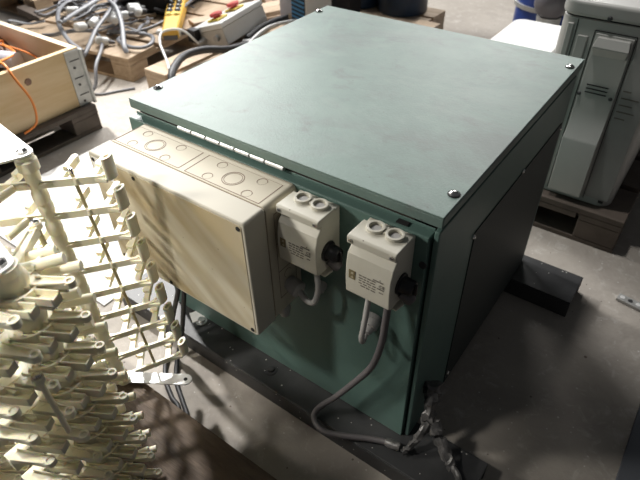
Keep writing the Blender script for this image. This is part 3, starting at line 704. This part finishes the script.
# black case behind the heap
bc=thing('black_case',(-2.05,1.85,.07),'black case standing at the back of the hose pallet beside the yellow remote','case')
Rm=Matrix.Translation((-2.10,1.80,0))@Matrix.Rotation(math.radians(12),4,'Z')
MB().box((-.28,-.20,.072),(.22,.30,.30),Rm).build('case_body','black_matte',bc,.02,3)
MB().tube([Rm@V((-.1,-.2,.2)),Rm@V((-.08,-.26,.24)),Rm@V((.06,-.26,.24)),Rm@V((.08,-.2,.2))],.012).build('handle','hose_d',bc)

# yellow remote control
rm=thing('remote_control',(-1.72,1.60,.08),'yellow crane remote control with two columns of black buttons, lying beside the heap','remote control')
A=V((-1.535,1.375,.10)); d=V((-.66,.74,.06)).normalized(); r=V((.74,.66,0)).normalized(); u=r.cross(d)
def rb(a,b_,w,h,z=0): 
    return MB().beam(A+d*a+u*z,A+d*b_+u*z,w,h,u)
MB().quadbox([A-r*.050-u*.03,A+r*.050-u*.03,A+d*.62+r*.066-u*.03,A+d*.62-r*.066-u*.03,A-r*.045+u*.032,A+r*.045+u*.032,A+d*.62+r*.062+u*.032,A+d*.62-r*.062+u*.032]).build('case','yellow',rm,.014,4)
rb(-.006,.012,.085,.03,-.014).build('end_cap','hose_d',rm,.008)
for i in range(6):
    for s in (-1,1):
        c=A+d*(.235+.062*i)+r*.024*s+u*.032
        b_=MB().lathe(c,c+u*.012,[(0,.020),(.5,.020),(.6,.015),(1,.014)],14).build('button','black' if i else 'yellow2',rm)
        if i: MB().lathe(c+u*.0121,c+u*.014,[(0,.008),(1,.007)],12).build('button_mark','white',b_)

# emergency stop box
es=thing('emergency_stop_box',(-1.2,1.6,.055),'tilted light grey control box with two red mushroom buttons, on the light pallet','control box')
B0=V((-1.206,1.466,.205)); ex=V((.953,.068,.298)).normalized(); ey=V((-.27,.963,0)).normalized(); ez=ex.cross(ey).normalized(); ey=ez.cross(ex)
def eb(x,y,z): return B0+ex*x+ey*y+ez*z
def ebox(x0,x1,y0,y1,z0,z1): return MB().quadbox([eb(x0,y0,z0),eb(x1,y0,z0),eb(x1,y1,z0),eb(x0,y1,z0),eb(x0,y0,z1),eb(x1,y0,z1),eb(x1,y1,z1),eb(x0,y1,z1)])
ebox(-.235,0,0,.39,-.125,-.030).build('enclosure','boxgrey',es,.006,3)
ebox(-.238,.003,-.003,.393,-.029,0).build('cover','white',es,.005,3)
for yy,xx in ((.10,-.105),(.27,-.115)):
    w_=ebox(xx-.045,xx+.045,yy-.045,yy+.045,.0005,.012).build('yellow_plate','yellow2',es,.01,3)
    MB().lathe(eb(xx,yy,.012),eb(xx,yy,.040),[(0,.022),(.3,.022),(.33,.036),(.8,.038),(.95,.034),(1,.026)],22).build('stop_button','red',es)
MB().lathe(eb(-.17,-.0005,-.075),eb(-.17,-.05,-.075),[(0,.020),(.4,.020),(.42,.016),(1,.012)],14).build('cable_gland','gland',es)
MB().lathe(eb(-.06,-.0005,-.075),eb(-.06,-.02,-.075),[(0,.018),(1,.016)],14).build('cable_gland','gland',es)
MB().box((-1.42,1.405,.079),(-1.36,1.45,.15)).build('terminal_block','black',es,.004)
cable('control_cable',[tuple(eb(-.17,-.05,-.075)),(-1.41,1.36,.16),(-1.50,1.30,.15),(-1.44,1.22,.13),(-1.36,1.17,.10),(-1.28,1.12,.085),(-1.2,1.06,.085)],.007,'white','white cable looping out of the front of the stop box')
cable('heavy_cable',[(-1.04,.93,.02),(-1.10,.99,.10),(-1.16,1.08,.115),(-1.21,1.19,.115),(-1.19,1.31,.11),(-1.13,1.42,.09),(-1.10,1.55,.08),(-1.02,1.75,.08)],.020,'cable_dark','thick black cable arching in front of the stop box, close to the cabinet lid',n=10)
cable('heavy_cable',[(-1.16,1.62,.08),(-1.17,1.75,.10),(-1.14,1.92,.11),(-1.06,2.08,.10),(-.95,2.15,.08)],.022,'cable_dark','thick black cable behind the stop box on the light pallet',n=10)
cable('curved_hose',[(-1.06,1.48,.07),(-1.09,1.60,.10),(-1.10,1.75,.12),(-1.05,1.90,.12),(-.98,2.0,.10)],.011,'white','white hose curving beside the stop box along the cabinet lid')
for i,(x,y) in enumerate(((-1.12,1.50),(-1.16,1.58),(-1.09,1.66))):
    tag(MB().beam((x,y,.075),(x+.07,y+.03,.085),.03,.022).build('cable_lug','chrome_soft',None,.004),('metal lug nearest the front corner of the stop box','metal lug in the middle beside the stop box','metal lug at the rear beside the stop box')[i],'lug')
tag(MB().beam((-1.62,1.62,.085),(-1.38,2.25,.085),.10,.024).build('wooden_board','pallet_x',None,.003),'loose pale board lying between the remote and the stop box','board')
tag(MB().beam((-1.44,1.75,.095),(-1.20,2.28,.10),.09,.03).build('wooden_board','pallet',None,.003),'loose brown board behind the grey stop box','board')
tag(MB().beam((-1.05,1.98,.11),(-1.25,2.32,.12),.14,.06).build('wooden_board','pallet_x',None,.004),'short thick timber beside the blue striped carton','board')
for i in range(14):
    x,y=rr.uniform(-1.9,-1.3),rr.uniform(2.15,3.0); a=rr.uniform(0,PI)
    d=V((math.cos(a),math.sin(a),0))*rr.uniform(.08,.2)
    tag(MB().beam(V((x,y,FL+.03))-d,V((x,y,FL+.05+rr.uniform(0,.05)))+d,.05,.03).build('wood_offcut',rr.choice(('pallet','brown_bit','pallet_x')),None,.003),'broken wood offcut on the floor far behind the stop box','offcut','broken offcuts at the top edge')

# blue striped carton and dark drums
cn=thing('striped_carton',(-1.05,2.02,.075),'white carton with blue stripes standing beside the dark drums','carton')
Rm=Matrix.Translation((-1.03,1.95,0))@Matrix.Rotation(math.radians(-8),4,'Z')
MB().box((-.17,0,.08),(.05,.22,.32),Rm).build('carton_body','bag',cn,.003)
MB().box((-.06,-.004,.085),(.055,-.0005,.318),Rm).build('dark_face','blue_dark',cn)
for i in range(9):
    z=.092+.025*i; MB().quadbox([Rm@V(p) for p in ((-.058,-.007,z+.012),(.048,-.007,z),(.048,-.0045,z),(-.058,-.0045,z+.012),(-.058,-.007,z+.024),(.048,-.007,z+.012),(.048,-.0045,z+.012),(-.058,-.0045,z+.024))]).build('stripe','blue',cn)
MB().box((.0555,-.004,.085),(.075,.20,.315),Rm).build('white_edge','white',cn)
for i,(x,y,r_,lab) in enumerate(((-1.0,2.56,.16,'dark blue drum directly behind the cabinet lid, left one'),(-.68,2.58,.16,'dark blue drum directly behind the cabinet lid, right one'))):
    t=thing('drum',(x,y,.072),lab,'drum')
    MB().lathe((x,y,.0725),(x,y,.62),[(0,r_*.96),(.02,r_),(.32,r_),(.34,r_*1.03),(.36,r_),(.66,r_),(.68,r_*1.03),(.70,r_),(.98,r_),(1,r_*.95)],28).build('shell','blue_dark',t)
    MB().washer((x,y,.62),(0,0,1),r_,r_*.93,.012).build('rim','steel_black',t)
tag(MB().box((-1.00,2.20,FL),(-.84,2.34,.26)).build('machine_housing','black_matte',None,.012),'black machine housing with the pale edge, left of the dark drums','housing')
MBt=MB().box((-.44,2.22,.073),(-.30,2.36,.115)); tag(MBt.build('timber_block','pallet_x',None,.006),'timber block on the pallet right of the dark drums','wood block')

# film wrapped goods top left
wg=thing('wrapped_load',(-3.3,1.9,.08),'goods wrapped in shiny grey film on the far left pallet','load')
b=MB().box((-3.98,1.42,.081),(-3.0,2.4,.42)); b.build('carton_stack','pallet',wg,.02)
b=MB(); 
P=[]
for i in range(9):
    for j in range(7): P.append(b.bm.verts.new((-3.0+.015+random.uniform(0,.025), 1.42+.14*i*.87, .085+.055*j)))
for i in range(8):
    for j in range(6): b.bm.faces.new((P[i*7+j],P[(i+1)*7+j],P[(i+1)*7+j+1],P[i*7+j+1]))
o=b.build('film','wrap',wg); sm=o.modifiers.new('solid','SOLIDIFY'); sm.thickness=.004
tag(MB().beam((-3.0,1.30,.02),(-1.98,1.22,-.02),.07,.05).build('wooden_board','pallet_br',None,.003),'long grey plank on the floor behind the collar box','board')

# ------------------------------------------------------------------ white container, vacuum, small things behind right
wb=thing('white_container',(.5,1.7,FL),'glossy white flat-topped container standing behind the green cabinet','container')
def rrect(x0,x1,y0,y1,z0,z1,r,seg=5):
    P=[]
    for cx,cy,a0 in ((x1-r,y1-r,0),(x0+r,y1-r,90),(x0+r,y0+r,180),(x1-r,y0+r,270)):
        for i in range(seg+1):
            a=math.radians(a0+90*i/seg); P.append((cx+r*math.cos(a),cy+r*math.sin(a),z0))
    return MB().prism(P,(0,0,z1-z0))
rrect(.305,.54,1.43,1.815,FL,.375,.035).build('body','white',wb,.004)
rrect(.295,.552,1.42,1.83,.3755,.40,.045).build('lid','white',wb,.007,4)
MB().box((.283,1.46,.335),(.3045,1.79,.352)).build('side_rim','galv',wb,.004)
vc=thing('vacuum_cleaner',(.31,2.36,FL),'blue drum-shaped machine with a shiny dark grey dome, behind the white container','vacuum cleaner')
MB().lathe((.27,2.42,FL+.05),(.27,2.42,.46),[(0,.15),(.1,.17),(.9,.17),(1,.16)],30).build('tank','blue_vac',vc)
MB().washer((.27,2.42,.30),(0,0,1),.183,.165,.02).build('band','galv',vc)
MB().sphere((.325,2.24,.36),.085,(1,1,.85),24).build('dome','grey_dome',vc)
MB().lathe((.325,2.24,.22),(.325,2.24,.30),[(0,.055),(1,.06)],18).build('dome_neck','galv',vc)
for i in range(5):
    MB().box((.13+.05*i,2.17,FL+.02),(.155+.05*i,2.22,.22)).build('frame_bar','steel_black' if i%2 else 'galv',vc,.003)
for x in (.16,.36):
    MB().lathe((x,2.20,FL+.03),(x+.03,2.20,FL+.03),[(0,.03),(1,.03)],16).build('wheel','black',vc)
tag(MB().box((-.06,2.60,FL),(.09,2.72,.02)).build('timber_block','pallet',None,.008),'beige timber block on the floor left of the blue machine','wood block')
cable('metal_stick',[(-.02,2.86,FL+.006),(-.05,3.05,FL+.006),(-.07,3.3,FL+.006)],.006,'steel_black','thin dark rod lying on the floor near the top edge','rod',sub=1)
# ------------------------------------------------------------------ outdoor AC unit
ac=thing('air_conditioner_unit',(.8,1.5,.072),'dusty light grey outdoor air conditioner on a pallet right of the cabinet','air conditioner')
def vround(x0,x1,y0,y1,z0,z1,r): return rrect(x0,x1,y0,y1,z0,z1,r,7)
rrect(.645,.960,1.100,1.98,.0735,.672,.045,7).build('casing','ac',ac,.003)
rrect(.640,.965,1.094,1.986,.676,.722,.047,7).build('top_cover','ac',ac,.012,5)
rrect(.650,.955,1.106,1.97,.671,.677,.04,7).build('top_seam','ac_line',ac)
tp=MB()
for x in (.70,.80,.90): tp.beam((x,1.20,.7222),(x-.02,1.75,.7222),.005,.0012)
tp.build('top_grooves','ac_line',ac)
for x,z in ((.782,.684),):
    MB().lathe((x,1.094,z),(x,1.089,z),[(0,.0075),(1,.005)],12).build('cover_screw','steel_black',ac)
# vertical seam and corner rib
s_=MB().box((.697,1.0985,.09),(.6995,1.1005,.668)); s_.build('corner_seam','ac_line',ac)
for (a_,b_) in ((.672,.690),(.708,.738)):
    MB().box((a_,1.094,.11),(b_,1.1005,.655 if a_<.7 else .625)).build('pressed_rib','ac',ac,.006,4)
# service cover panel
fr=MB(); y=1.0985
for (p,q) in (((.752,.645),(.868,.645)),((.868,.645),(.872,.09)),((.752,.645),(.748,.09))): fr.beam((p[0],y,p[1]),(q[0],y,q[1]),.0022,.003,(0,-1,0))
fr.build('cover_outline','ac_line',ac)
sv=MB().prism([(.756,1.101,.640),(.756,1.096,.638),(.756,1.092,.40),(.756,1.086,.345),(.756,1.064,.315),(.756,1.060,.305),(.756,1.072,.10),(.756,1.101,.095)],(.108,0,0)).build('service_cover','ac',ac,.006,4)
# recessed grip
hd=MB().quadbox([(.764,1.094,.575),(.856,1.094,.575),(.856,1.099,.575),(.764,1.099,.575),(.760,1.072,.605),(.862,1.072,.605),(.862,1.099,.605),(.760,1.099,.605)]); 
hd.quadbox([(.760,1.072,.6052),(.862,1.072,.6052),(.862,1.099,.6052),(.760,1.099,.6052),(.766,1.086,.632),(.856,1.086,.632),(.856,1.099,.632),(.766,1.099,.632)])
hd.build('grip','ac',ac,.004,3)
for i in range(3):
    z=.487-.012*i; MB().beam((.775,1.0925,z-.001),(.838,1.0925,z-.001),.003,.0035,(0,-1,0)).build('vent_slot','ac_line',ac)
for x,z in ((.760,.452),(.853,.455)):
    MB().lathe((x,1.0925,z),(x,1.0885,z),[(0,.0062),(1,.004)],12).build('cover_screw','steel_black',ac)
MB().box((.874,1.0982,.10),(.950,1.1004,.655)).build('side_sheet','ac_side',ac,.001)
lb=MB()
for i,(w_) in enumerate((.022,.05,.038,.05,.03)): lb.box((.880,1.0975,.485-.022*i),(.880+w_,1.0984,.4885-.022*i))
lb.build('printed_label','ink',ac)
MB().box((.922,1.0972,.088),(.938,1.0985,.098)).build('drain_slot','ac_line',ac)
# small items at right
pf=thing('metal_profile',(1.2,.835,FL),'short perforated white metal strip lying on the floor at the right edge','metal strip')
b=MB().beam((1.095,.847,FL+.006),(1.32,.815,FL+.006),.030,.010); bo=b.build('strip','galv',pf,.001)
for i in range(9):
    x=1.108+.024*i; MB().lathe((x,.8455-.0034*i/.24*.24,FL+.0112),(x,.8455-.0034*i,FL+.0118),[(0,.0075),(1,.0075)],12).build('slot','steel_black' if i%2 else 'white',bo)
tag(MB().box((1.242,-.60,FL),(1.75,.478,FL+.012)).build('metal_sheet','greypanel',None,.002),'blue-grey sheet lying on the floor at the bottom right corner','sheet')

# ------------------------------------------------------------------ light
def area(name, loc, target, size, power, col=(1,1,1), sy=None):
    l=bpy.data.lights.new(name,'AREA'); l.energy=power; l.color=col; l.size=size
    if sy: l.shape='RECTANGLE'; l.size_y=sy
    o=bpy.data.objects.new(name,l); COL.objects.link(o); o.location=loc
    o.rotation_euler=(V(target)-V(loc)).to_track_quat('-Z','Y').to_euler(); return o
area('window_light',(-2.8,2.6,2.4),(-1.2,1.1,0),1.5,160,(1.,.99,.97))
area('rear_fill',(-1.2,5.6,3.2),(.1,2.6,0),2.2,160,(1.,.98,.95))  # fill light added to brighten the floor at the back
def spot(name, loc, target, power, ang, blend, rad, col):
    l=bpy.data.lights.new(name,'SPOT'); l.energy=power; l.color=col; l.spot_size=math.radians(ang); l.spot_blend=blend; l.shadow_soft_size=rad
    o=bpy.data.objects.new(name,l); COL.objects.link(o); o.location=loc; o.rotation_euler=(V(target)-V(loc)).to_track_quat('-Z','Y').to_euler(); return o
spot('hall_lamp',(-2.45,1.0,2.85),(-.75,.1,.1),760,58,1.,.10,(1.,.98,.95))
spot('side_lamp',(-1.9,-1.70,2.10),(.26,-.14,.72),340,24,1.,.22,(1.,.96,.88))
spot('rack_fill',(-.15,-1.25,2.1),(.24,-.52,.42),150,36,1.,.10,(1.,.96,.88))  # fill light added above the rack to brighten its front faces
spot('ceiling_lamp',(.10,.85,2.8),(1.0,1.40,0),95,42,1.,.08,(1.,.97,.93))
w=bpy.data.worlds.new('World'); S.world=w; w.use_nodes=True
w.node_tree.nodes['Background'].inputs[0].default_value=(.80,.82,.85,1); w.node_tree.nodes['Background'].inputs[1].default_value=.06

# ------------------------------------------------------------------ camera
cam=bpy.data.cameras.new('camera'); co=bpy.data.objects.new('camera',cam); COL.objects.link(co); S.camera=co
cam.sensor_width=36; cam.lens=548.35*36/640; cam.clip_start=.02
R=((0.809535687600022,0.5867691541531976,-0.018813033681483626),(0.3668936268926435,-0.5306814530115045,-0.7640459815843289),(-0.45830234239803025,0.6116201068996505,-0.6448874380762424))
m=Matrix.Identity(4)
for i in range(3):
    m[i][0]=R[0][i]; m[i][1]=-R[1][i]; m[i][2]=-R[2][i]
m.translation=V((1.0615870771979488,-0.6902105321304949,1.2286540343706183)); co.matrix_world=m
cam.dof.use_dof=True; cam.dof.focus_distance=1.15; cam.dof.aperture_fstop=5.6
S.view_settings.view_transform='Standard'; S.view_settings.look='None'; S.view_settings.gamma=1; S.view_settings.exposure=0
S.view_settings.use_curve_mapping=False
